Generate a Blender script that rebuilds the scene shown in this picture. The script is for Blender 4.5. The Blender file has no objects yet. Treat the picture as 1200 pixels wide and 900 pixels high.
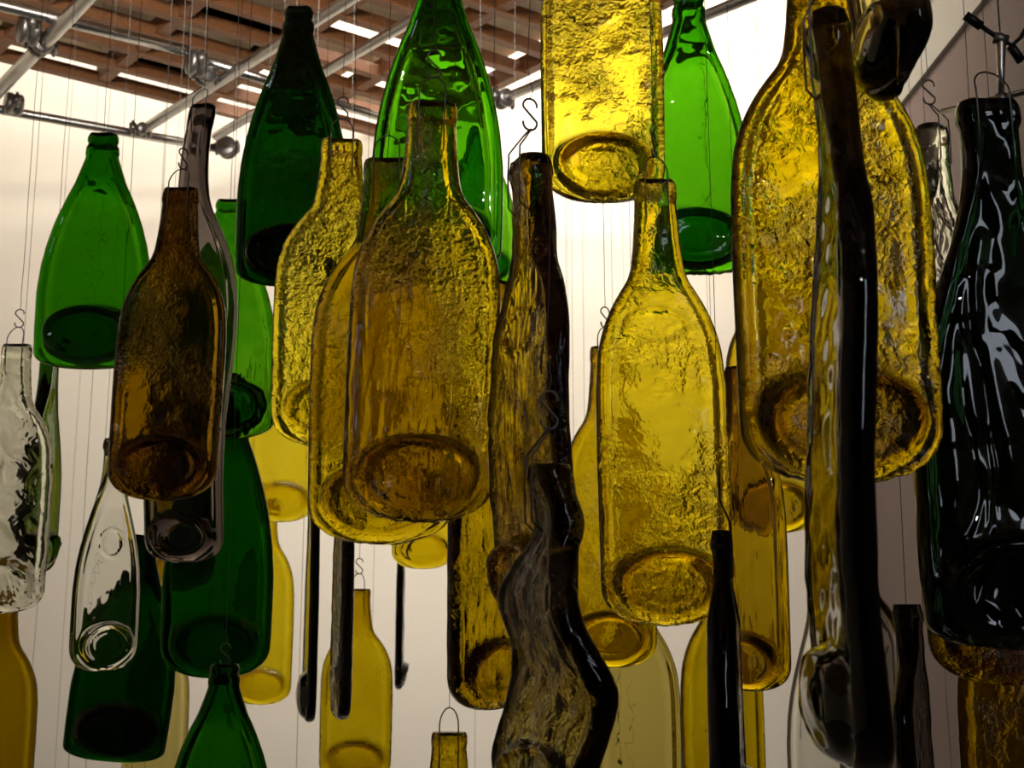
import bpy, math, random
import numpy as np
from mathutils import Vector, Matrix

SC = bpy.context.scene
COL = SC.collection
F = 1400.0; P = math.radians(10.0)

# ---------------------------------------------------------------- camera
cd = bpy.data.cameras.new('camera'); cam = bpy.data.objects.new('camera', cd); COL.objects.link(cam)
cd.sensor_width = 36.0; cd.lens = 36.0 * F / 1200.0
cd.clip_start = 0.05
cam.rotation_euler = (math.pi / 2 + P, 0, 0)
SC.camera = cam
cd.dof.use_dof = True; cd.dof.focus_distance = 0.95; cd.dof.aperture_fstop = 20.0

def ray(px, py):
    X = (px - 600) / F; Z = (450 - py) / F
    return Vector((X, math.cos(P) - Z * math.sin(P), math.sin(P) + Z * math.cos(P)))
def at_depth(px, py, Y):
    r = ray(px, py); return r * (Y / r.y)
def at_height(px, py, h):
    r = ray(px, py); return r * (h / r.z)

# ---------------------------------------------------------------- materials
def new_mat(name):
    m = bpy.data.materials.new(name); m.use_nodes = True
    nt = m.node_tree; nt.nodes.clear()
    return m, nt, nt.nodes.new('ShaderNodeOutputMaterial')

def N(nt, kind, **kw):
    n = nt.nodes.new(kind)
    for k, v in kw.items():
        if k in n.inputs: n.inputs[k].default_value = v
        else: setattr(n, k, v)
    return n

TINT = {'amber': (.53, .410, .004), 'gold': (.66, .535, .012), 'green': (.036, .225, .001), 'deep': (.012, .075, .008),
        'bottle': (.05, .13, .075), 'clear': (.80, .81, .74), 'smoke': (.40, .37, .36), 'olive': (.42, .37, .08), 'pale': (.62, .56, .22),
        'leaf': (.16, .30, .06)}
_gm = {}
def glass(tint, tex='smooth', dens=1.0, amt=1.0):
    key = (tint, tex, dens, amt)
    if key in _gm: return _gm[key]
    m, nt, out = new_mat('%s_glass_%s' % (tint, tex))
    L = nt.links.new
    g = N(nt, 'ShaderNodeBsdfGlass', Roughness=0.0, IOR=1.5)
    t = TINT[tint]
    sig = [-math.log(c) / .0105 * dens for c in t]; d = max(sig)
    va = N(nt, 'ShaderNodeVolumeAbsorption'); va.inputs['Density'].default_value = d
    va.inputs['Color'].default_value = tuple(1 - s / d for s in sig) + (1,)
    L(g.outputs[0], out.inputs['Surface']); L(va.outputs[0], out.inputs['Volume'])
    tc = N(nt, 'ShaderNodeTexCoord'); oi = N(nt, 'ShaderNodeObjectInfo')
    off = N(nt, 'ShaderNodeVectorMath', operation='MULTIPLY_ADD')
    L(oi.outputs['Random'], off.inputs[0]); off.inputs[1].default_value = (7, 3, 11); L(tc.outputs['Object'], off.inputs[2])
    vec = off.outputs[0]
    def bump(h, dist, prev=None):
        b = N(nt, 'ShaderNodeBump'); b.inputs['Distance'].default_value = dist; b.inputs['Strength'].default_value = 1
        L(h, b.inputs['Height'])
        if prev: L(prev, b.inputs['Normal'])
        return b.outputs[0]
    def noise(scale, det=2, dis=0.0, v=None, rough=.5):
        n = N(nt, 'ShaderNodeTexNoise', Scale=scale, Detail=det, Distortion=dis, Roughness=rough)
        L(v or vec, n.inputs['Vector']); return n.outputs[0]
    nrm = bump(noise(9, 1), (.0007 if tex == 'smooth' else .0022) * amt)
    if tex in ('hammer', 'wrinkle'):
        mask = N(nt, 'ShaderNodeMapRange'); mask.inputs[1].default_value = .40; mask.inputs[2].default_value = .60; mask.inputs[3].default_value = .12
        L(noise(16, 2), mask.inputs[0])
        fine = noise(135, 3, 1.2)
        mul = N(nt, 'ShaderNodeMath', operation='MULTIPLY'); L(fine, mul.inputs[0]); L(mask.outputs[0], mul.inputs[1])
        nrm = bump(mul.outputs[0], .0024 * amt, nrm)
        # crackled cells where the molten glass gripped the mould paper
        vo = N(nt, 'ShaderNodeTexVoronoi', feature='DISTANCE_TO_EDGE'); vo.inputs['Scale'].default_value = 85; vo.inputs['Randomness'].default_value = .75
        wv = N(nt, 'ShaderNodeVectorMath', operation='MULTIPLY_ADD')
        nn = N(nt, 'ShaderNodeTexNoise', Scale=60, Detail=1); L(vec, nn.inputs['Vector'])
        L(nn.outputs['Color'], wv.inputs[0]); wv.inputs[1].default_value = (.012,) * 3; L(vec, wv.inputs[2])
        L(wv.outputs[0], vo.inputs['Vector'])
        mr = N(nt, 'ShaderNodeMapRange', clamp=True); mr.inputs[1].default_value = 0; mr.inputs[2].default_value = .16
        mr.interpolation_type = 'SMOOTHSTEP'; L(vo.outputs['Distance'], mr.inputs[0])
        m2 = N(nt, 'ShaderNodeMath', operation='MULTIPLY'); L(mr.outputs[0], m2.inputs[0]); L(mask.outputs[0], m2.inputs[1])
        nrm = bump(m2.outputs[0], .00034 * amt, nrm)
        m3 = N(nt, 'ShaderNodeMath', operation='MULTIPLY'); L(noise(48, 2, .6), m3.inputs[0]); L(mask.outputs[0], m3.inputs[1])
        nrm = bump(m3.outputs[0], .0028 * amt, nrm)
    if tex == 'wrinkle':
        mp = N(nt, 'ShaderNodeMapping'); mp.inputs['Scale'].default_value = (1, 1, .18); L(vec, mp.inputs['Vector'])
        nrm = bump(noise(75, 2, .8, mp.outputs[0]), .0028 * amt, nrm)
    if tex == 'streak':
        mp = N(nt, 'ShaderNodeMapping'); mp.inputs['Scale'].default_value = (1, 1, .12); mp.inputs['Rotation'].default_value = (0, .25, 0)
        L(vec, mp.inputs['Vector'])
        nrm = bump(noise(120, 2, .2, mp.outputs[0]), .0009 * amt, nrm)
    if tex == 'ripple':
        nrm = bump(noise(28, 2, 1.0), .0060 * amt, nrm)
        nrm = bump(noise(70, 2, 1.0), .0022 * amt, nrm)
    if tex == 'drape':
        mp = N(nt, 'ShaderNodeMapping'); mp.inputs['Scale'].default_value = (1, 1, .35); L(vec, mp.inputs['Vector'])
        nrm = bump(noise(27, 1, 1.4, mp.outputs[0]), .0085 * amt, nrm)
    if tex == 'frost':
        g.inputs['Roughness'].default_value = .10
        nrm = bump(noise(30, 2, 1.2), .0040 * amt, nrm)
    if tex == 'smooth':
        nrm = bump(noise(60, 1), .00022 * amt, nrm)
    L(nrm, g.inputs['Normal'])
    _gm[key] = m
    return m

def solid(name, col, rough=.5, metal=0.0, noise_amt=0.0, scale=8, stretch=None, bump=0.0, col2=None):
    m, nt, out = new_mat(name); L = nt.links.new
    b = N(nt, 'ShaderNodeBsdfPrincipled'); b.inputs['Roughness'].default_value = rough; b.inputs['Metallic'].default_value = metal
    b.inputs['Base Color'].default_value = tuple(col) + (1,)
    L(b.outputs[0], out.inputs[0])
    tc = N(nt, 'ShaderNodeTexCoord'); mp = N(nt, 'ShaderNodeMapping'); L(tc.outputs['Object'], mp.inputs[0])
    if stretch: mp.inputs['Scale'].default_value = stretch
    n = N(nt, 'ShaderNodeTexNoise', Scale=scale, Detail=5); L(mp.outputs[0], n.inputs['Vector'])
    if col2 or noise_amt:
        c2 = col2 or tuple(c * (1 - noise_amt) for c in col)
        r = N(nt, 'ShaderNodeMix', data_type='RGBA')
        r.inputs['A'].default_value = tuple(col) + (1,); r.inputs['B'].default_value = tuple(c2) + (1,)
        L(n.outputs[0], r.inputs['Factor']); L(r.outputs['Result'], b.inputs['Base Color'])
    if bump:
        bb = N(nt, 'ShaderNodeBump'); bb.inputs['Distance'].default_value = bump; L(n.outputs[0], bb.inputs['Height']); L(bb.outputs[0], b.inputs['Normal'])
    return m

M_wall = solid('white_plaster', (.83, .765, .65), .9, noise_amt=.06, scale=3, bump=.002)
M_side = solid('mauve_paint', (.125, .090, .080), .9, noise_amt=.08, scale=2)
M_frieze = solid('grey_board_paint', (.24, .23, .20), .6, noise_amt=.05, scale=4)
M_edge = solid('white_edge_paint', (.85, .83, .80), .5)
M_ceil = solid('cream_ceiling_paint', (.72, .62, .52), .9, noise_amt=.08, scale=3)
M_deck = solid('cream_deck_paint', (.84, .74, .56), .8, noise_amt=.1, scale=5)
M_floor = solid('grey_concrete', (.16, .145, .135), .7, noise_amt=.3, scale=4)
M_dark = solid('dark_paint', (.07, .062, .055), .8, noise_amt=.1)
M_wood = solid('red_brown_wood', (.30, .125, .045), .55, scale=9, stretch=(1, 12, 12), col2=(.17, .065, .022), bump=.001)
M_steel = solid('galvanised_steel', (.62, .61, .58), .28, 1.0, noise_amt=.25, scale=40, bump=.0004)
M_clamp = solid('dull_cast_steel', (.30, .28, .26), .4, .9, noise_amt=.3, scale=60)
M_wire = solid('dark_steel_wire', (.16, .15, .14), .35, .9, noise_amt=.2, scale=90)
M_line = solid('fine_grey_line', (.10, .095, .09), .8, .0, noise_amt=.2, scale=60)
M_black = solid('black_metal', (.02, .02, .02), .4, .6, noise_amt=.2)

# ---------------------------------------------------------------- mesh helpers
def mesh_np(name, V, faces, mat, parent=None, smooth=True):
    me = bpy.data.meshes.new(name)
    if isinstance(faces, np.ndarray):
        n, k = faces.shape
        me.vertices.add(len(V)); me.vertices.foreach_set('co', np.asarray(V, dtype=np.float32).ravel())
        me.loops.add(n * k); me.loops.foreach_set('vertex_index', faces.astype(np.int32).ravel())
        me.polygons.add(n); me.polygons.foreach_set('loop_start', np.arange(0, n * k, k, dtype=np.int32))
        me.polygons.foreach_set('loop_total', np.full(n, k, dtype=np.int32))
        me.update(calc_edges=True)
    else:
        me.from_pydata([tuple(v) for v in V], [], faces)
    me.polygons.foreach_set('use_smooth', [smooth] * len(me.polygons))
    me.materials.append(mat); me.update()
    o = bpy.data.objects.new(name, me); COL.objects.link(o)
    if parent: o.parent = parent
    return o

class MB:
    def __init__(s): s.V = []; s.F = []
    def box(s, lo, hi, M=None):
        b = len(s.V)
        for z in (lo[2], hi[2]):
            for y in (lo[1], hi[1]):
                for x in (lo[0], hi[0]):
                    v = Vector((x, y, z)); s.V.append(M @ v if M else v)
        for f in ((0, 2, 3, 1), (4, 5, 7, 6), (0, 1, 5, 4), (2, 6, 7, 3), (0, 4, 6, 2), (1, 3, 7, 5)): s.F.append([b + i for i in f])
    def beam(s, a, b, w, h):          # rectangular bar from a to b, top surface at +h
        a = Vector(a); b = Vector(b); d = (b - a); L = d.length
        ang = math.atan2(d.y, d.x)
        M = Matrix.Translation(a) @ Matrix.Rotation(ang, 4, 'Z')
        s.box((0, -w / 2, 0), (L, w / 2, h), M)
    def tube(s, pts, r, n=8, caps=True):
        pts = [Vector(p) for p in pts]; b0 = len(s.V); up = None
        for i, p in enumerate(pts):
            t = (pts[min(i + 1, len(pts) - 1)] - pts[max(i - 1, 0)]).normalized()
            if up is None:
                up = t.cross(Vector((0.3, 0.9, .1))).normalized()
            up = (up - t * up.dot(t)).normalized(); side = t.cross(up)
            rr = r[i] if isinstance(r, (list, tuple)) else r
            for k in range(n):
                a = 2 * math.pi * k / n
                s.V.append(p + (up * math.cos(a) + side * math.sin(a)) * rr)
        for i in range(len(pts) - 1):
            for k in range(n):
                k2 = (k + 1) % n
                s.F.append([b0 + i * n + k, b0 + i * n + k2, b0 + (i + 1) * n + k2, b0 + (i + 1) * n + k])
        if caps:
            s.F.append([b0 + k for k in range(n)][::-1]); s.F.append([b0 + (len(pts) - 1) * n + k for k in range(n)])
    def build(s, name, mat, parent=None, smooth=True): return mesh_np(name, s.V, s.F, mat, parent, smooth)

def tag(o, label=None, cat=None, group=None, kind=None):
    if label: o['label'] = label
    if cat: o['category'] = cat
    if group: o['group'] = group
    if kind: o['kind'] = kind
    return o

def struct(name, lo, hi, mat):
    b = MB(); b.box(lo, hi); o = b.build(name, mat, smooth=False); o['kind'] = 'structure'; return o

# ---------------------------------------------------------------- room
XR = 1.10; XL = -2.7; YB = 3.75; ZF = -1.45; ZC = 2.35; YF = -2.6
struct('wall_back', (XL - .1, YB, ZF - .1), (XR + .1, YB + .1, ZC + .1), M_wall)
struct('wall_left', (XL - .1, YF, ZF - .1), (XL, YB, ZC + .1), M_wall)
struct('wall_right', (XR, YF, ZF - .1), (XR + .1, YB, 1.36), M_side)
struct('wall_right_upper', (XR, YF, 1.53), (XR + .1, YB, ZC + .1), M_wall)
struct('trim_1', (XR - .012, YF, 1.355), (XR + .1, YB, 1.53), M_frieze)
struct('trim_2', (XR - .030, YF, 1.530), (XR + .0, YB, 1.548), M_edge)
struct('wall_front', (XL - .1, YF - .1, ZF - .1), (XR + .1, YF, ZC + .1), M_dark)
struct('floor', (XL - .1, YF - .1, ZF - .1), (XR + .1, YB + .1, ZF), M_floor)
struct('ceiling', (XL - .1, YF - .1, ZC), (XR + .1, YB + .1, ZC + .1), M_ceil)
struct('baseboard_back', (XL, YB - .015, ZF), (XR, YB, ZF + .10), M_edge)

# ---------------------------------------------------------------- lattice and pipe rig
aA = math.radians(-49); aB = math.radians(36)
uA = Vector((math.cos(aA), math.sin(aA), 0)); uB = Vector((math.cos(aB), math.sin(aB), 0))
HL = 1.47
corner = at_height(40, 80, HL)              # a point on the far edge board
def lat(a, b):                               # a metres towards the camera along A, b metres along B
    p = corner + uA * a + uB * b; return Vector((p.x, p.y, HL))
right_pt = at_height(600, 96, HL)
dv = right_pt - corner
cr = uA.x * uB.y - uA.y * uB.x
bmax = (uA.x * dv.y - uA.y * dv.x) / cr       # how far along B the right-hand edge lies
root = bpy.data.objects.new('wooden_lattice', None); COL.objects.link(root); root.location = (0, 0, HL)
tag(root, 'reddish brown wooden lattice of crossed boards under the ceiling above the pipes', 'ceiling grid')
def inside_clip(p, d, L0, L1):               # clip a board to the room rectangle
    t0, t1 = L0, L1
    for ax, lo, hi in ((0, XL + .02, XR - .02), (1, YF + .05, YB - .04)):
        if abs(d[ax]) < 1e-9: continue
        a = (lo - p[ax]) / d[ax]; b = (hi - p[ax]) / d[ax]
        t0 = max(t0, min(a, b)); t1 = min(t1, max(a, b))
    return t0, t1
k = 0
for i in range(0, 42):
    a = i * .130; p = lat(a, 0)
    t0, t1 = inside_clip(p, uB, -3, bmax)
    if t1 - t0 < .1: continue
    b = MB(); b.beam(p + uB * t0 - root.location, p + uB * t1 - root.location, .028, .034); b.build('board', M_wood, root, False); k += 1
for j in range(-8, 40):
    bb = bmax - j * .30
    p = lat(0, bb); t0, t1 = inside_clip(p, uA, 0, 6)
    if t1 - t0 < .1: continue
    b = MB(); b.beam(p + uA * t0 - root.location + Vector((0, 0, .004)), p + uA * t1 - root.location + Vector((0, 0, .004)), .030, .050)
    if bb <= bmax + .01: b.build('cross_board', M_wood, root, False); k += 1
print('boards', k)
# solid cream deck above the lattice, open to the lamps at the far right
op = at_height(385, 60, HL) - corner
bopen = (uA.x * op.y - uA.y * op.x) / cr
def deck(a0, a1, b0, b1):
    d = MB(); zz = .085
    for dz in (0, .015):
        for aa, bb in ((a0, b0), (a1, b0), (a1, b1), (a0, b1)):
            q = lat(aa, bb) - root.location; d.V.append(Vector((q.x, q.y, zz + dz)))
    d.F = [[3, 2, 1, 0], [4, 5, 6, 7], [0, 1, 5, 4], [1, 2, 6, 5], [2, 3, 7, 6], [3, 0, 4, 7]]
    return d.build('deck_panel', M_deck, root, False)
deck(.0, 4.2, -1.0, bopen)
deck(.62, 4.2, bopen, bmax)
for (ka, nb, la) in ((.13, 1, .13), (.39, 1, .13), (.26, 2, .26), (0, 3, .13), (.39, 3, .13)):
    deck(ka, ka + la, bmax - .3 * nb, bmax - .3 * (nb - 1))
HP = 1.25
rig = bpy.data.objects.new('pipe_rig', None); COL.objects.link(rig); rig.location = (0, 0, HP)
tag(rig, 'grid of galvanised steel pipes clamped together below the wooden lattice', 'pipe frame')
def pipe(p0, p1, r, dz, e0=0.0, e1=0.0):
    a = at_height(*p0, HP); c = at_height(*p1, HP); d = (c - a).normalized()
    a = a - d * e0; c = c + d * e1
    a.z = c.z = HP + dz
    n = 14; o = rig.location
    b = MB(); b.tube([a - o, a.lerp(c, .33) - o, a.lerp(c, .66) - o, c - o], r, 18); return b.build('pipe', M_steel, rig), a, c
pa = []
pa.append(pipe((7, 97), (100, 0), .0165, .0, .18, .6))
pa.append(pipe((163, 155), (397, 7), .0135, .0, .0, 1.4))
pa.append(pipe((253, 160), (460, 37), .0125, .0, .0, 1.6))
pa.append(pipe((587, 117), (847, 10), .0125, .0, .35, .5))
pb = []
pb.append(pipe((0, 20), (220, 73), .0135, .028, .5, .0))
pb.append(pipe((20, 132), (250, 173), .0125, .0, .4, .04))
pb.append(pipe((240, 84), (310, 106), .0125, .028, .0, .5))
def coupling(px, py, r=.030, ax=None, dz=0.0):
    c = at_height(px, py, HP); c.z += dz; o = rig.location
    d = ax or uB
    b = MB(); pts = []; rr = []
    for t, q in ((-.021, r * .86), (-.017, r), (-.006, r), (-.003, r * .8), (.003, r * .8), (.006, r), (.017, r), (.021, r * .86)):
        pts.append(c + d * t - o); rr.append(q)
    b.tube(pts, rr, 24)
    e = d.cross(Vector((0, 0, 1)))
    for s in (-1, 1):
        b.box((-.008, -.012, -.011), (.008, .012, .011), Matrix.Translation(c - o + e * s * (r + .004)))
    cp = b.build('coupling', M_clamp, rig)
    for s in (-1, 1):
        bb = MB(); q = c - o + e * s * (r + .006)
        bb.tube([q - Vector((0, 0, .02)), q + Vector((0, 0, .02))], .0045, 6)
        bb.build('bolt', M_steel, cp)
    return cp
coupling(33, 40, .036, dz=.012); coupling(47, 52, .026, uA)
coupling(230, 80, .031, dz=.012); coupling(240, 88, .024, uA)
coupling(266, 173, .030, -uA * .6 + uB * .6); coupling(16, 122, .028)
coupling(165, 152, .017, uA); coupling(590, 116, .024, uA)

# ---------------------------------------------------------------- bottles
PROFILE = {
 'claret': [(0, .31), (.012, .335), (.04, .34), (.05, .325), (.10, .345), (.16, .375), (.205, .41), (.235, .47), (.262, .59), (.29, .70), (.32, .795), (.355, .88), (.40, .95), (.47, .99), (.60, 1), (.85, .985), (1, .97)],
 'champagne': [(0, .24), (.012, .27), (.03, .275), (.045, .25), (.06, .29), (.085, .30), (.10, .285), (.16, .37), (.22, .46), (.28, .585), (.34, .69), (.40, .785), (.48, .88), (.57, .955), (.68, 1), (.85, .99), (1, .96)],
 'burgundy': [(0, .30), (.012, .33), (.04, .335), (.055, .30), (.14, .31), (.20, .36), (.27, .48), (.34, .62), (.41, .75), (.48, .86), (.56, .95), (.66, 1), (.85, 1), (1, .97)],
 'round': [(0, .3), (.03, .34), (.06, .3), (.14, .31), (.17, .40), (.2, .62), (.24, .84), (.29, .96), (.34, 1), (.6, .99), (1, .98)],
}
def smooth_noise(rs, x, y, scale, n=7):
    out = np.zeros_like(x)
    for i in range(n):
        a = rs.uniform(0, math.tau); kf = scale * rs.uniform(.5, 1.6)
        out += np.sin(x * kf * math.cos(a) + y * kf * math.sin(a) + rs.uniform(0, math.tau) + .8 * np.sin(y * kf * .7 + i))
    return out / n

def bottle_mesh(name, kind, H, W, mat, seed, T=.010, base=1.0, bc=.30, ruff=0.0, bend=None, twist=0.0, feats=(), lump=.0006, beadk=1.0, fill=0.0, bulb=0.0, nu=40, nv=150, neckT=1.35, shoulder=0.0):
    rs = np.random.RandomState(seed)
    h = W / 2; bch = bc * W
    nb = 22
    v = np.concatenate([np.linspace(0, .07, 16)[:-1], np.linspace(.07, 1 - bch / H, nv - nb - 15), 1 - bch / H + bch / H * np.sin(np.linspace(0, math.pi / 2, nb + 1))[1:]])
    v[-1] = 1 - 1e-4 * 3
    pr = np.array(PROFILE[kind]); tv = np.linspace(0, 1, 801)
    ww = np.interp(tv, pr[:, 0], pr[:, 1]); ker = np.hanning(33); ker /= ker.sum()
    sm = np.convolve(np.pad(ww, 16, mode='edge'), ker, 'valid')
    ww = np.where(tv > .12, sm, ww)
    w = np.interp(v, tv, ww) * h
    s = np.clip((v * H - (H - bch)) / bch, 0, 1)
    w = w * np.maximum(1 - s ** 2.5, 1e-6) ** (1 / 2.3)
    w = np.maximum(w, .0008)
    nr = len(v)
    t = np.linspace(-math.pi / 2, math.pi / 2, nu + 1); u = np.sin(t)
    uu, vv = np.meshgrid(u, v); wwg = w[:, None] * np.ones_like(uu)
    X = uu * wwg; Z = H * (1 - vv)
    neck = np.clip((.30 - vv) / .12, 0, 1)
    Tt = T * (1 + (neckT - 1) * neck)
    half = Tt / 2
    d = np.minimum(half / wwg, .95)
    a = np.clip((np.abs(uu) - (1 - d)) / d, 0, 1)
    prof = np.sqrt(np.maximum(1 - a ** 2, 0))
    s2 = np.clip((vv * H - (H - T * .8)) / (T * .8), 0, 1); prof = prof * np.sqrt(np.maximum(1 - s2 ** 2 * .97, 0))
    e = (1 - np.abs(uu)) * wwg
    body = np.clip((vv - .2) / .15, 0, 1)
    bead = beadk * .0013 * np.exp(-((e - .006) / .0030) ** 2) - beadk * .0014 * np.exp(-((e - .0125) / .0032) ** 2) * body
    crn = smooth_noise(rs, X, Z, 220) * lump + smooth_noise(rs, X, Z, 75) * lump * 1.6
    front = half * prof + (bead + crn) * prof
    back = half * prof + (bead * .6 + smooth_noise(rs, X, Z, 110) * lump) * prof
    # folded-up base: a raised oval with a sunken middle
    if base:
        ry = .255 * W; cz = ry * 1.06 + .003; rx = .41 * W
        q = np.sqrt((X / rx) ** 2 + ((Z - cz) / ry) ** 2) + 0.03 * smooth_noise(rs, X, Z, 60)
        dome = 1 / (1 + np.exp((q - .93) / .035))
        ridge = np.exp(-((q - .86) / .12) ** 2); inner_ring = np.exp(-((q - .55) / .07) ** 2)
        up = np.clip((Z - cz) / ry * .62 + .62, .14, 1.0)
        front = front + base * prof ** .5 * (.0125 * ridge * up + .0030 * dome + .0018 * inner_ring)
        front = front + prof ** .5 * (fill * dome + bulb * np.sqrt(np.clip(1 - q ** 2, 0, 1)))
    for f in feats:
        fu, fz, ru, rz, amp = f
        q = np.sqrt(((X - fu * h) / (ru * h)) ** 2 + ((Z - fz * H) / (rz * H)) ** 2) * (1 + .10 * smooth_noise(rs, X, Z, 90))
        front = front + prof * amp * np.exp(-((q - 1) / .075) ** 2)
    if ruff:
        k = np.clip((vv - .55) / .4, 0, 1) * ruff
        rz = smooth_noise(rs, X * 1, Z * 0 + 1, 900, 5) * .0012 * k
        Z = Z + rz * s[:, None]
    # lip ring
    lip = .0016 * np.exp(-((vv * H - .010) / .006) ** 2)
    front = front + lip * prof; back = back + lip * prof
    Fp = np.stack([X, -front, Z], -1); Bp = np.stack([X, back, Z], -1)
    ring = np.concatenate([Fp, Bp[:, -2:0:-1]], 1)      # closed ring per row
    m = ring.shape[1]
    R = ring.reshape(-1, 3).copy()
    zz = 1 - R[:, 2] / H
    if twist or bend:
        tw = (twist * np.clip(zz, 0, 1)) if not callable(twist) else twist(zz)
        x, y = R[:, 0].copy(), R[:, 1].copy()
        R[:, 0] = x * np.cos(tw) - y * np.sin(tw); R[:, 1] = x * np.sin(tw) + y * np.cos(tw)
        if bend:
            bx, by = bend(zz); R[:, 0] += bx; R[:, 1] += by
    i = np.arange(nr - 1)[:, None]; j = np.arange(m)[None, :]
    q = np.stack([i * m + j, i * m + (j + 1) % m, (i + 1) * m + (j + 1) % m, (i + 1) * m + j], -1).reshape(-1, 4)
    # caps (sunken mouth at the top)
    top0 = R[:m]; c_in = top0.mean(0)
    inner = c_in + (top0 - c_in) * np.array([.72, .5, 1.0]); inner[:, 2] -= .0015
    deep = c_in + (top0 - c_in) * np.array([.60, .25, 1.0]); deep[:, 2] -= .0035
    n0 = len(R); R = np.vstack([R, inner, deep, [deep.mean(0)], [R[(nr - 1) * m:nr * m].mean(0)]])
    jj = np.arange(m); j2 = (jj + 1) % m
    qa = np.stack([jj, n0 + jj, n0 + j2, j2], -1); qb = np.stack([n0 + jj, n0 + m + jj, n0 + m + j2, n0 + j2], -1)
    quads = np.vstack([q, qa, qb]).tolist()
    ct = n0 + 2 * m; cb = ct + 1; lb = (nr - 1) * m
    tris = [[n0 + m + a_, ct, n0 + m + b_] for a_, b_ in zip(jj, j2)] + [[lb + b_, cb, lb + a_] for a_, b_ in zip(jj, j2)]
    me = bpy.data.meshes.new(name)
    me.from_pydata(R.tolist(), [], quads + tris)
    me.polygons.foreach_set('use_smooth', [True] * len(me.polygons))
    me.materials.append(mat); me.update()
    # outward normals
    import bmesh
    bm = bmesh.new(); bm.from_mesh(me); bmesh.ops.recalc_face_normals(bm, faces=bm.faces); bm.to_mesh(me); bm.free()
    return me

def arc(c, r, a0, a1, n, ex, ez):
    return [c + ex * (r * math.cos(a0 + (a1 - a0) * i / n)) + ez * (r * math.sin(a0 + (a1 - a0) * i / n)) for i in range(n + 1)]

SEED = 100
def hang(short, label, kind, cx, ytop, ybot, wpx, Y, tint, tex='hammer', dens=1.0, amt=1.0, yaw=0.0, tilt=0.0, wreal=None,
         hook=True, thread=True, loop=True, group=None, wob=0.0, seed=None, hyaw=0, **kw):
    """cx: pixel column of the middle of the body; wpx: pixel width (apparent width if wreal is given with yaw)."""
    global SEED
    SEED += 1; sd = seed or SEED
    top = at_depth(cx, ytop, Y); bot = at_depth(cx, ybot, Y); ym = (ytop + ybot) / 2
    mid = at_depth(cx, ym, Y)
    H = top.z - bot.z
    W = wreal or wpx / F * (mid - Vector((0, 0, 0))).y / ray(cx, ym).y
    far = Y > 1.45
    if tex == 'smooth': kw.setdefault('lump', .00018)
    if kind == 'champagne': kw.setdefault('fill', .009)
    kw.setdefault('nu', 26 if far else 40); kw.setdefault('nv', 100 if far else 160)
    me = bottle_mesh('glass_bottle', kind, H, W, glass(tint, tex, dens, amt), sd, **kw)
    o = bpy.data.objects.new('glass_bottle', me); COL.objects.link(o)
    o.location = (mid.x, Y, bot.z); rz = math.radians(yaw)
    if abs(yaw) > 20: rz -= math.atan2(mid.x, Y)          # turned away by this much from the line of sight
    o.rotation_euler = (0, math.radians(tilt), rz)
    tag(o, label, 'glass bottle', group)
    nw = dict(claret=.34, champagne=.27, burgundy=.33, round=.33)[kind] * W / 2
    bnd = kw.get('bend')
    bx, by = (0, 0)
    if bnd: bx, by = bnd(np.array([0.0])); bx = float(bx[0]); by = float(by[0])
    tw = kw.get('twist', 0.0); t0 = 0.0 if not callable(tw) else float(tw(np.array([0.0]))[0])
    if loop and ytop > -60:
        # wire loop: both ends run down over the neck and into the glass
        lr = nw * .52; T = kw.get('T', .010) * kw.get('neckT', 1.35) / 2
        c = Vector((bx, by, H)); ex = Vector((math.cos(t0), math.sin(t0), 0)); ey = Vector((-math.sin(t0), math.cos(t0), 0)); ez = Vector((0, 0, 1))
        rr = lr
        pts = [c - ex * rr - ey * (T * .6) - ez * .040, c - ex * rr - ey * (T + .0022) - ez * .034, c - ex * rr - ey * (T + .0026) - ez * .010, c - ex * rr - ey * (T + .002) + ez * .002]
        for i in range(13):
            a = math.pi - math.pi * i / 12
            pts.append(c + ex * (rr * math.cos(a)) + ez * (.006 + .017 * math.sin(a)) - ey * ((T + .002) * (1 - math.sin(a))))
        pts += [c + ex * rr - ey * (T + .002) + ez * .002, c + ex * rr - ey * (T + .0026) - ez * .010, c + ex * rr - ey * (T + .0022) - ez * .034, c + ex * rr - ey * (T * .6) - ez * .040]
        b = MB(); b.tube(pts, .0007, 7); b.build('wire_loop', M_wire, o)
    if thread:
        # suspension line, a thing of its own, with its S hook
        R = o.rotation_euler.to_matrix(); p = Vector(o.location) + R @ Vector((bx, by, H + .0225 if (loop and ytop > -60) else H - .002))
        th = bpy.data.objects.new('hanging_line', None); COL.objects.link(th); th.location = p
        tag(th, 'thin wire line carrying the ' + short, 'hanging line')
        z0 = 0.0
        if hook and ytop > -60:
            b = MB(); r = .0052; hz = math.radians(hyaw); ex = Vector((math.cos(hz), math.sin(hz), 0)); ez = Vector((0, 0, 1))
            c1 = Vector((0, 0, r)); c2 = Vector((0, 0, r * 3.5))
            pts = arc(c1, r, math.radians(170), math.radians(375), 14, ex, ez) + [c1.lerp(c2, .5)] + arc(c2, r, math.radians(195), math.radians(-10), 14, ex, ez)
            b.tube(pts, .00085, 7); b.build('s_hook', M_wire, th)
            z0 = r * 4.5
        b = MB(); rsn = random.Random(sd); zt = HL + .03 - p.z; n = 14; pts = []
        for i in range(n + 1):
            f = i / n; f2 = f * f
            wv = wob * math.sin(i * 2.1) * (1 - f)
            pts.append(Vector((wv + rsn.uniform(-.0006, .0006), rsn.uniform(-.0006, .0006), z0 + (zt - z0) * f2)))
        pts[0] = Vector((0, 0, z0)); pts[-1] = Vector((0, 0, zt))
        b.tube(pts, .00032 if Y < 1.3 else .00040, 5); b.build('line', M_line, th)
    return o

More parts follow.
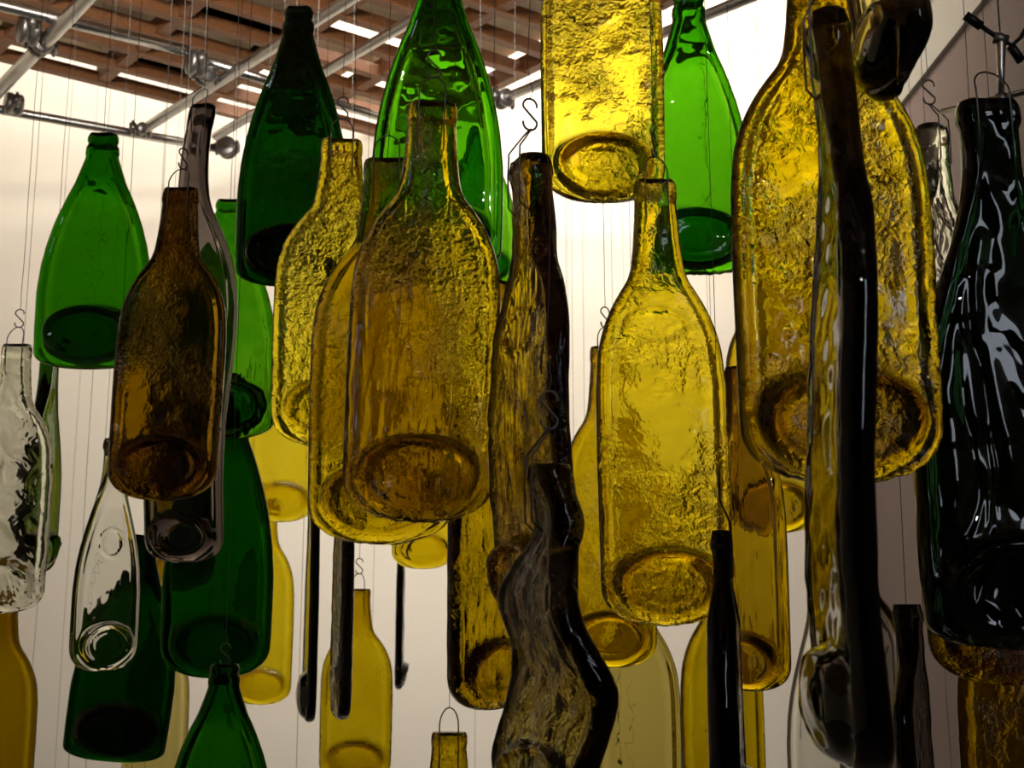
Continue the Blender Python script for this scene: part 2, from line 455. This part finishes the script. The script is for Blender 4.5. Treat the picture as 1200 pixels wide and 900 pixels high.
def bend_s(ax, ay, f=1.0, ph=0.0):
    return lambda z: (ax * np.sin(z * math.pi * 2 * f + ph) - ax * math.sin(ph), ay * np.sin(z * math.pi * 2 * f + ph) - ay * math.sin(ph))
def bend_z(x=0, y=0): return lambda z: (x * z * z, y * z * z)

# ---- amber bottles
hang('amber bottle in front of the large green one', 'crinkled amber bottle, foremost of the overlapping pair, wire loop against the large green bottle', 'claret',
     492, 122, 612, 178, .90, 'amber', 'wrinkle', dens=1.0, tilt=1.4, wob=.001, ruff=1.0, feats=[(-.05, .63, .5, .045, .0019), (.05, .32, .25, .02, .001)], lump=.0008)
hang('amber bottle behind the crinkled one', 'wide amber bottle showing left of and below the crinkled amber bottle that overlaps it', 'claret',
     450, 188, 638, 172, 1.0, 'amber', 'hammer', dens=1.0, ruff=1.0, wob=.0008, hook=False)
hang('bright amber bottle under the dark green one', 'bright yellow hammered bottle with ribbed neck, partly behind the wide amber bottle', 'claret',
     396, 165, 526, 148, 1.12, 'gold', 'hammer', dens=.9, amt=1.2, yaw=8)
hang('brown amber bottle at left', 'dark brownish amber bottle with glossy base oval, hanging right of the broad green bottle', 'claret',
     197, 222, 587, 134, 1.22, 'amber', 'hammer', dens=2.6, yaw=-6, tilt=1.0, hyaw=50)
hang('large yellow bottle at top centre', 'bright yellow hammered bottle with its neck above the picture and arched base fold', 'claret',
     705, -170, 238, 144, 1.08, 'gold', 'hammer', dens=.85, amt=1.25, hook=False, ruff=.5, base=1.2)
hang('yellow bottle with the embossed patch', 'yellow bottle with cloud-shaped embossed patch near shoulder and big oval base, right of centre', 'claret',
     778, 213, 733, 156, 1.0, 'gold', 'hammer', dens=1.05, ruff=1.0, feats=[(-.04, .655, .46, .040, .0024)], base=1.25, yaw=4, tilt=-.6, hyaw=70)
hang('big amber bottle at right', 'largest amber bottle, behind the dark bent bottle seen edge-on at right', 'claret',
     974, -62, 567, 236, .72, 'amber', 'hammer', dens=1.1, ruff=1.5, feats=[(.34, .59, .19, .040, .0024)], base=1.3, wob=.0, amt=1.1)
hang('turned amber bottle right of centre', 'amber bottle turned nearly sideways with dark wavy right edge, touching the overlapping pair', 'claret',
     622, 188, 742, 87, .80, 'amber', 'wrinkle', dens=.7, wreal=.112, yaw=-66, bend=bend_s(.0, .003, 1.4), wob=.002, feats=[(.0, .62, .42, .045, .0028)], T=.015, lump=.0012, hyaw=20)
hang('sideways amber bottle with curled base', 'amber bottle turned aside below the pair, with dark left rim, left of the twisted bottle', 'claret',
     578, 330, 832, 108, 1.13, 'amber', 'wrinkle', dens=.8, wreal=.115, yaw=47, T=.015, loop=False, hook=False, base=1.3)
hang('amber bottle behind the embossed one', 'smooth amber bottle with square neck behind left side of the embossed yellow bottle', 'claret',
     712, 407, 783, 112, 1.30, 'amber', 'hammer', dens=1.15, amt=.55, ruff=.6, hyaw=25)
hang('amber bottle below the big one', 'amber bottle whose base shows just under the left half of the largest amber bottle', 'claret',
     903, 290, 625, 107, 1.42, 'amber', 'hammer', dens=1.0, amt=.4, loop=False, hook=False)
hang('dark rimmed amber bottle', 'amber bottle with straight dark right rim and curled base, below the largest amber bottle', 'claret',
     872, 430, 810, 86, 1.30, 'amber', 'streak', dens=1.05, wreal=.105, yaw=-35, T=.014, loop=False, hook=False, base=1.3)
hang('amber bottle behind the black edge-on one', 'plain amber bottle at the bottom edge behind the dark green bottle seen edge-on', 'claret',
     846, 650, 990, 98, 1.62, 'amber', 'hammer', dens=1.2, amt=.5, loop=False, hook=False)
hang('olive yellow bottle below the embossed one', 'pale olive yellow bottle at bottom edge directly below the embossed yellow bottle', 'claret',
     748, 655, 1010, 100, 1.52, 'pale', 'smooth', dens=1.6, loop=False, hook=False)
hang('faint amber bottle behind the twisted one', 'distant blurred amber bottle end showing right of the twisted bottle', 'claret',
     668, 560, 841, 72, 2.2, 'amber', 'smooth', dens=.9, loop=False, hook=False)
hang('amber bottle low at centre left', 'smooth square-shouldered amber bottle low at centre left, whole neck visible', 'claret',
     418, 690, 918, 85, 1.85, 'amber', 'hammer', dens=1.1, amt=.4)
hang('lone amber neck at the bottom', 'amber bottle of which only the neck and wire loop rise above the bottom edge', 'claret',
     525, 858, 1210, 128, 1.2, 'amber', 'wrinkle', dens=.9, hook=False)
hang('small amber bottle below the brushed green one', 'small golden bottle base below the brushed green bottle at left', 'claret',
     332, 372, 612, 80, 2.0, 'gold', 'hammer', dens=1.0, amt=.4, loop=False, hook=False)
hang('amber bottle beside the dark green one', 'amber bottle peeping out right of the big dark green bottle at lower left', 'claret',
     309, 585, 826, 72, 2.25, 'gold', 'hammer', dens=1.1, amt=.5, loop=False, hook=False)
hang('amber base under the overlapping pair', 'small rounded amber base just below the overlapping amber pair', 'claret',
     497, 440, 667, 74, 2.3, 'gold', 'smooth', dens=1.1, loop=False, hook=False)
hang('brown amber bottle in the lower left corner', 'brown amber bottle cut by the left edge in the lower left corner', 'claret',
     -4, 690, 985, 96, 1.72, 'amber', 'smooth', dens=1.7, loop=False, hook=False)
hang('amber bottle under the blue green one', 'amber bottle base showing below the large bluish green bottle at right edge', 'claret',
     1168, 330, 803, 186, .93, 'amber', 'hammer', dens=1.6, loop=False, hook=False, ruff=.6)
hang('brown textured bottle in the lower right corner', 'brown textured bottle cut off in the lower right corner', 'claret',
     1212, 600, 1080, 180, .99, 'amber', 'wrinkle', dens=2.2, loop=False, hook=False)
hang('thin amber bottle left of the dark green one', 'sliver of an amber bottle left of the big dark green bottle at lower left', 'claret',
     216, 450, 692, 80, 1.95, 'amber', 'smooth', dens=1.3, loop=False, hook=False)
hang('pale olive bottle at lower left', 'pale olive bottle between the two dark green bottles at lower left', 'claret',
     184, 690, 965, 76, 2.1, 'pale', 'smooth', dens=1.3, loop=False, hook=False)

# ---- green bottles
hang('broad green bottle at upper left', 'broad green sparkling-wine shaped bottle with dark base band at upper left', 'champagne',
     113, 158, 433, 134, 1.35, 'green', 'smooth', dens=1.15, bc=.16, T=.011, base=1.0, hook=False, hyaw=60, loop=False)
hang('tall dark green bottle', 'very dark green bottle with light rim left of the large bright green one', 'champagne',
     345, 10, 336, 130, 1.42, 'green', 'smooth', dens=2.4, bc=.18, T=.011, fill=.005, hook=False, loop=False)
hang('large bright green bottle', 'largest bright green bottle, neck cut by top edge, behind the crinkled amber neck', 'champagne',
     513, -52, 322, 154, 1.18, 'green', 'smooth', dens=1.0, bc=.2, hook=False, loop=False)
hang('light green bottle right of the top yellow one', 'light green bottle with dark base oval, right of the topmost yellow bottle', 'champagne',
     811, -8, 322, 137, 1.33, 'green', 'smooth', dens=.95, bc=.16, ruff=1.5, hook=False, loop=False, base=1.3)
hang('brushed green bottle', 'green bottle with slanting brush marks and silvery base fold, behind the brown amber bottle', 'champagne',
     264, 235, 515, 126, 1.52, 'green', 'streak', dens=.9, bc=.18, base=1.3, hook=False, loop=False)
hang('big dark green bottle at lower left', 'big dark green bottle with rounded bottom at lower left, S hook in front of it', 'champagne',
     258, 440, 795, 130, 1.62, 'green', 'smooth', dens=2.3, bc=.30, base=.4, fill=.001, hook=False, loop=False)
hang('dark green bottle below the clear one', 'dark green bottle with curved base fold behind the flattened clear bottle, lower left', 'champagne',
     139, 626, 893, 118, 1.72, 'green', 'smooth', dens=2.6, bc=.14, yaw=10, tilt=5.0, fill=.002, hook=False, loop=False)
hang('green bottle rising from the bottom edge', 'green bottle with sloping shoulders rising from the bottom edge at lower left', 'champagne',
     258, 778, 1050, 128, 1.32, 'green', 'smooth', dens=1.6, loop=False, hyaw=20)
hang('narrow green bottle at left edge', 'narrow grey green bottle turned sideways behind the clear bottle at the left edge', 'burgundy',
     50, 408, 672, 30, 1.62, 'leaf', 'smooth', dens=.9, wreal=.11, yaw=66, T=.013, hook=False, loop=False)
hang('green bottle hidden behind the large one', 'small green bottle edge peeping out right of the large bright green bottle', 'champagne',
     562, 150, 338, 90, 2.0, 'green', 'smooth', dens=.8, hook=False, loop=False)
hang('large bluish green bottle at the right edge', 'large rippled bluish dark green bottle with grey reflections at right edge', 'burgundy',
     1180, 121, 762, 232, .78, 'bottle', 'drape', dens=1.5, bc=.16, T=.013, hook=False, thread=False, base=1.0, amt=1.0, lump=.0008)

# ---- clear and smoky bottles
hang('wrinkled clear bottle at the left edge', 'clear wrinkled bottle hanging from an S hook at the left edge', 'claret',
     9, 404, 719, 106, 1.48, 'clear', 'frost', dens=1.6, bc=.28, amt=1.0, base=.5, hyaw=10)
hang('flat clear bottle with round base', 'thin clear bottle with circular base and round stamp, overlapping a dark green bottle', 'burgundy',
     128, 515, 787, 69, 1.36, 'clear', 'smooth', dens=1.0, base=.45, T=.007, beadk=.25, wreal=.098, yaw=44, feats=[(.0, .545, .34, .06, .0013)], hook=False, loop=False)
hang('smoky grey bottle behind the brown amber one', 'smoky clear bottle with twisted neck, mostly hidden behind the brown amber bottle', 'claret',
     226, 125, 660, 84, 1.38, 'smoke', 'smooth', dens=1.5, wreal=.10, yaw=-28, bend=lambda z: (-.014 * np.sin(z * 9) * (1 - z), .006 * np.sin(z * 7)), T=.014, hook=False, base=1.2)
hang('pale clear bottle by the bent dark one', 'pale clear bottle outline at left foot of the long dark bent bottle', 'burgundy',
     966, 662, 985, 92, 1.70, 'clear', 'smooth', dens=1.3, T=.008, hook=False)
hang('smoky domed bottle', 'smoky purple grey bottle with domed shoulder right of the long dark bent bottle', 'round',
     1022, 640, 1010, 84, 1.05, 'smoke', 'smooth', dens=1.0, T=.02, loop=False, hook=False, yaw=5)
hang('sideways clear bottle at upper right', 'cloudy clear bottle turned sideways between the largest amber and bluish green bottles', 'claret',
     1103, 150, 520, 40, 1.02, 'clear', 'frost', dens=.9, wreal=.10, yaw=62, T=.015, bend=bend_z(.012, 0), amt=1.0)
hang('grey bottle edge beside the smoky dome', 'dark wavy bottle seen edge-on at the foot of the bluish green bottle', 'claret',
     1071, 708, 1010, 20, .98, 'smoke', 'ripple', dens=1.6, wreal=.10, yaw=80, T=.012, bend=bend_s(.004, 0, 1.6), loop=False, hook=False, amt=.5)

# ---- bottles seen edge-on and warped
hang('long dark bent bottle', 'long dark olive bottle seen edge-on, gently bent, in front of the largest amber bottle', 'claret',
     989, 24, 908, 50, .58, 'olive', 'smooth', dens=1.1, wreal=.108, yaw=-79, T=.015, neckT=1.0, base=.15, bulb=.015, amt=1.5,
     bend=lambda z: (.0 * z, .0045 * np.sin(z * 6.5) - .002 * z), hyaw=0, lump=.0009)
hang('twisted olive bottle', 'twisted rippling olive grey bottle in the lower centre, S hook above it', 'claret',
     645, 546, 985, 100, .72, 'olive', 'ripple', dens=.8, wreal=.10, yaw=-76, T=.016, base=.3, twist=lambda z: .26 * np.clip((z - .1) * 4, 0, 1) + .12 * np.sin(z * 11),
     bend=lambda z: (.004 * np.sin(z * 13) * np.clip(z * 6, 0, 1), .0085 * np.sin(z * 13) * np.clip(z * 5, 0, 1) * (1 - .5 * z)), wob=.0015, amt=.8, lump=.002, hyaw=10)
hang('dark olive bottle at the top right', 'thick dark olive bottle base poking in at the top edge, right of centre', 'claret',
     1044, -330, 91, 74, .62, 'olive', 'smooth', dens=.4, wreal=.075, yaw=-68, T=.018, tilt=-16, hook=False, base=.3, bulb=.010, loop=False)
hang('black green bottle seen edge-on', 'nearly black green bottle seen edge-on, right of the embossed yellow bottle foot', 'champagne',
     850, 622, 985, 32, .91, 'deep', 'streak', dens=1.0, wreal=.092, yaw=86, T=.021, neckT=.5, hyaw=80)
hang('slim grey green edge-on bottle', 'slim grey green bottle seen edge-on with bulging tip, left of the low amber bottle', 'champagne',
     366, 520, 846, 16, 1.55, 'bottle', 'smooth', dens=1.0, wreal=.11, yaw=-86, T=.010, base=.1, bulb=.011, fill=0, loop=False, hook=False, bc=.3)
hang('olive edge-on bottle overlapping the amber one', 'slim olive bottle seen edge-on, overlapping the low amber bottle', 'claret',
     402, 530, 843, 18, 1.35, 'olive', 'wrinkle', dens=.8, wreal=.11, yaw=-84, T=.012, base=.3, loop=False, hook=False)
hang('tiny dark edge-on bottle', 'thin far-off dark bottle seen edge-on below the overlapping pair', 'claret',
     469, 600, 808, 8, 2.5, 'bottle', 'ripple', dens=1.2, wreal=.10, yaw=88, T=.013, loop=False, hook=False, base=1.0)

# ---------------------------------------------------------------- hardware holding the bluish green bottle
Yh = .80
hw = bpy.data.objects.new('swivel_hanger', None); COL.objects.link(hw); hw.location = at_depth(1172, 118, Yh)
tag(hw, 'steel rod with swivel arms and crossbar above the bluish green bottle at right', 'hanger')
o = hw.location.copy()
def P3(x, y, Y=Yh): return at_depth(x, y, Y) - o
b = MB(); b.tube([P3(1173, 118), P3(1173, 80), P3(1173, 52), P3(1172, 40)], [.0022, .0026, .0034, .0022], 12)
zt = HL + .03 - o.z
b.tube([P3(1172, 40), Vector((P3(1172, 40).x, 0, zt))], .0006, 6); b.build('rod', M_steel, hw)
b = MB(); b.tube([P3(1104, 131, .86), P3(1150, 120, .82), P3(1215, 104, .78)], .0022, 10); b.build('crossbar', M_steel, hw)
b = MB(); b.tube([P3(1131, 18), P3(1150, 31)], .0035, 10); b.tube([P3(1150, 31), P3(1172, 46)], .0018, 8); b.build('swivel_arm', M_black, hw)
b = MB(); b.tube([P3(1173, 46), P3(1186, 53), P3(1196, 44), P3(1204, 30)], .0016, 8); b.build('swivel_arm', M_black, hw)
b = MB(); b.tube([P3(1184, 54), P3(1190, 62), P3(1197, 72)], .0034, 10); b.build('swivel_arm', M_black, hw)
b = MB(); b.tube([P3(1164, 44), P3(1180, 48)], .0042, 10); b.build('joint', M_clamp, hw)
b = MB(); b.tube([P3(1168, 118), P3(1178, 116)], .0050, 10); b.build('joint', M_clamp, hw)

# ---------------------------------------------------------------- lines of bottles that hang below the picture
rnd = random.Random(4)
for i, x in enumerate([28, 62, 76, 97, 152, 168, 240, 247, 283, 345, 392, 432, 556, 604, 668, 676, 690, 727, 741, 846, 892, 1022, 1118, 1135]):
    Y = rnd.uniform(1.9, 3.0) if x < 1000 else rnd.uniform(1.5, 2.1)
    p = at_depth(x, 930 + rnd.uniform(0, 60), Y)
    b = MB(); n = 10; h = HL + .03 - p.z
    b.tube([Vector((rnd.uniform(-.001, .001), rnd.uniform(-.001, .001), h * k / n)) for k in range(n + 1)], .00042, 5)
    l = b.build('bare_line', M_line); l.location = p
    tag(l, 'bare thin vertical line hanging in front of the pale back wall', 'hanging line', 'bare lines in front of the back wall')

# ---------------------------------------------------------------- lights
def area(name, loc, target, sx, sy, power, col, spread=180):
    ld = bpy.data.lights.new(name, 'AREA'); ld.shape = 'RECTANGLE'; ld.size = sx; ld.size_y = sy; ld.energy = power; ld.color = col
    l = bpy.data.objects.new(name, ld); COL.objects.link(l); l.location = loc
    ld.spread = math.radians(spread)
    l.rotation_euler = (Vector(target) - Vector(loc)).to_track_quat('-Z', 'Y').to_euler(); return l
warm = (1.0, .93, .84)
for x, p in ((-2.2, 3), (-1.4, 8), (-.75, 6.5), (-.1, 11), (.5, 14)):
    area('wall_washer_lamp', (x, 3.40 if x == -.75 else 3.12, 2.12), (x, 3.75, 1.05), .40, .10, p, warm)
area('lower_wall_fill', (-.15, 1.75, 1.40), (-.15, 3.75, -.15), .7, .12, 13.5, warm, 95)  # added fill light out of frame, lifts the lower back wall; no real fixture
area('deck_fill', (-.7, 1.5, 1.15), (-.9, 2.7, 1.55), .9, .12, 8, warm, 120)  # added uplight out of frame, only there to brighten the deck and lattice
area('upper_lamp', (.75, 2.6, 1.75), (.3, 3.2, 2.35), .5, .3, 8, warm)
area('spot_lamp', (-1.3, -1.2, 2.0), (0, 1.5, 0), .07, .07, 4, warm)
area('spot_lamp', (.6, -1.7, 2.1), (0, 1.5, 0), .07, .07, 4, warm)
area('spot_lamp', (.1, -1.3, 1.2), (0, 1.5, 0), .05, .05, 2.5, warm)
area('window_light', (.98, -1.2, .7), (.6, 1.0, .1), .3, .7, 2.8, (.80, .88, 1.0))

w = bpy.data.worlds.new('world'); SC.world = w; w.use_nodes = True
w.node_tree.nodes['Background'].inputs[0].default_value = (.9, .85, .8, 1); w.node_tree.nodes['Background'].inputs[1].default_value = .05

SC.view_settings.view_transform = 'Standard'; SC.view_settings.look = 'None'
SC.view_settings.exposure = 0.0; SC.view_settings.gamma = 1.0; SC.view_settings.use_curve_mapping = False
cy = SC.cycles
cy.max_bounces = 26; cy.transmission_bounces = 24; cy.glossy_bounces = 8; cy.diffuse_bounces = 3
cy.caustics_reflective = False; cy.caustics_refractive = False
cy.sample_clamp_indirect = 4.0
cy.use_denoising = True
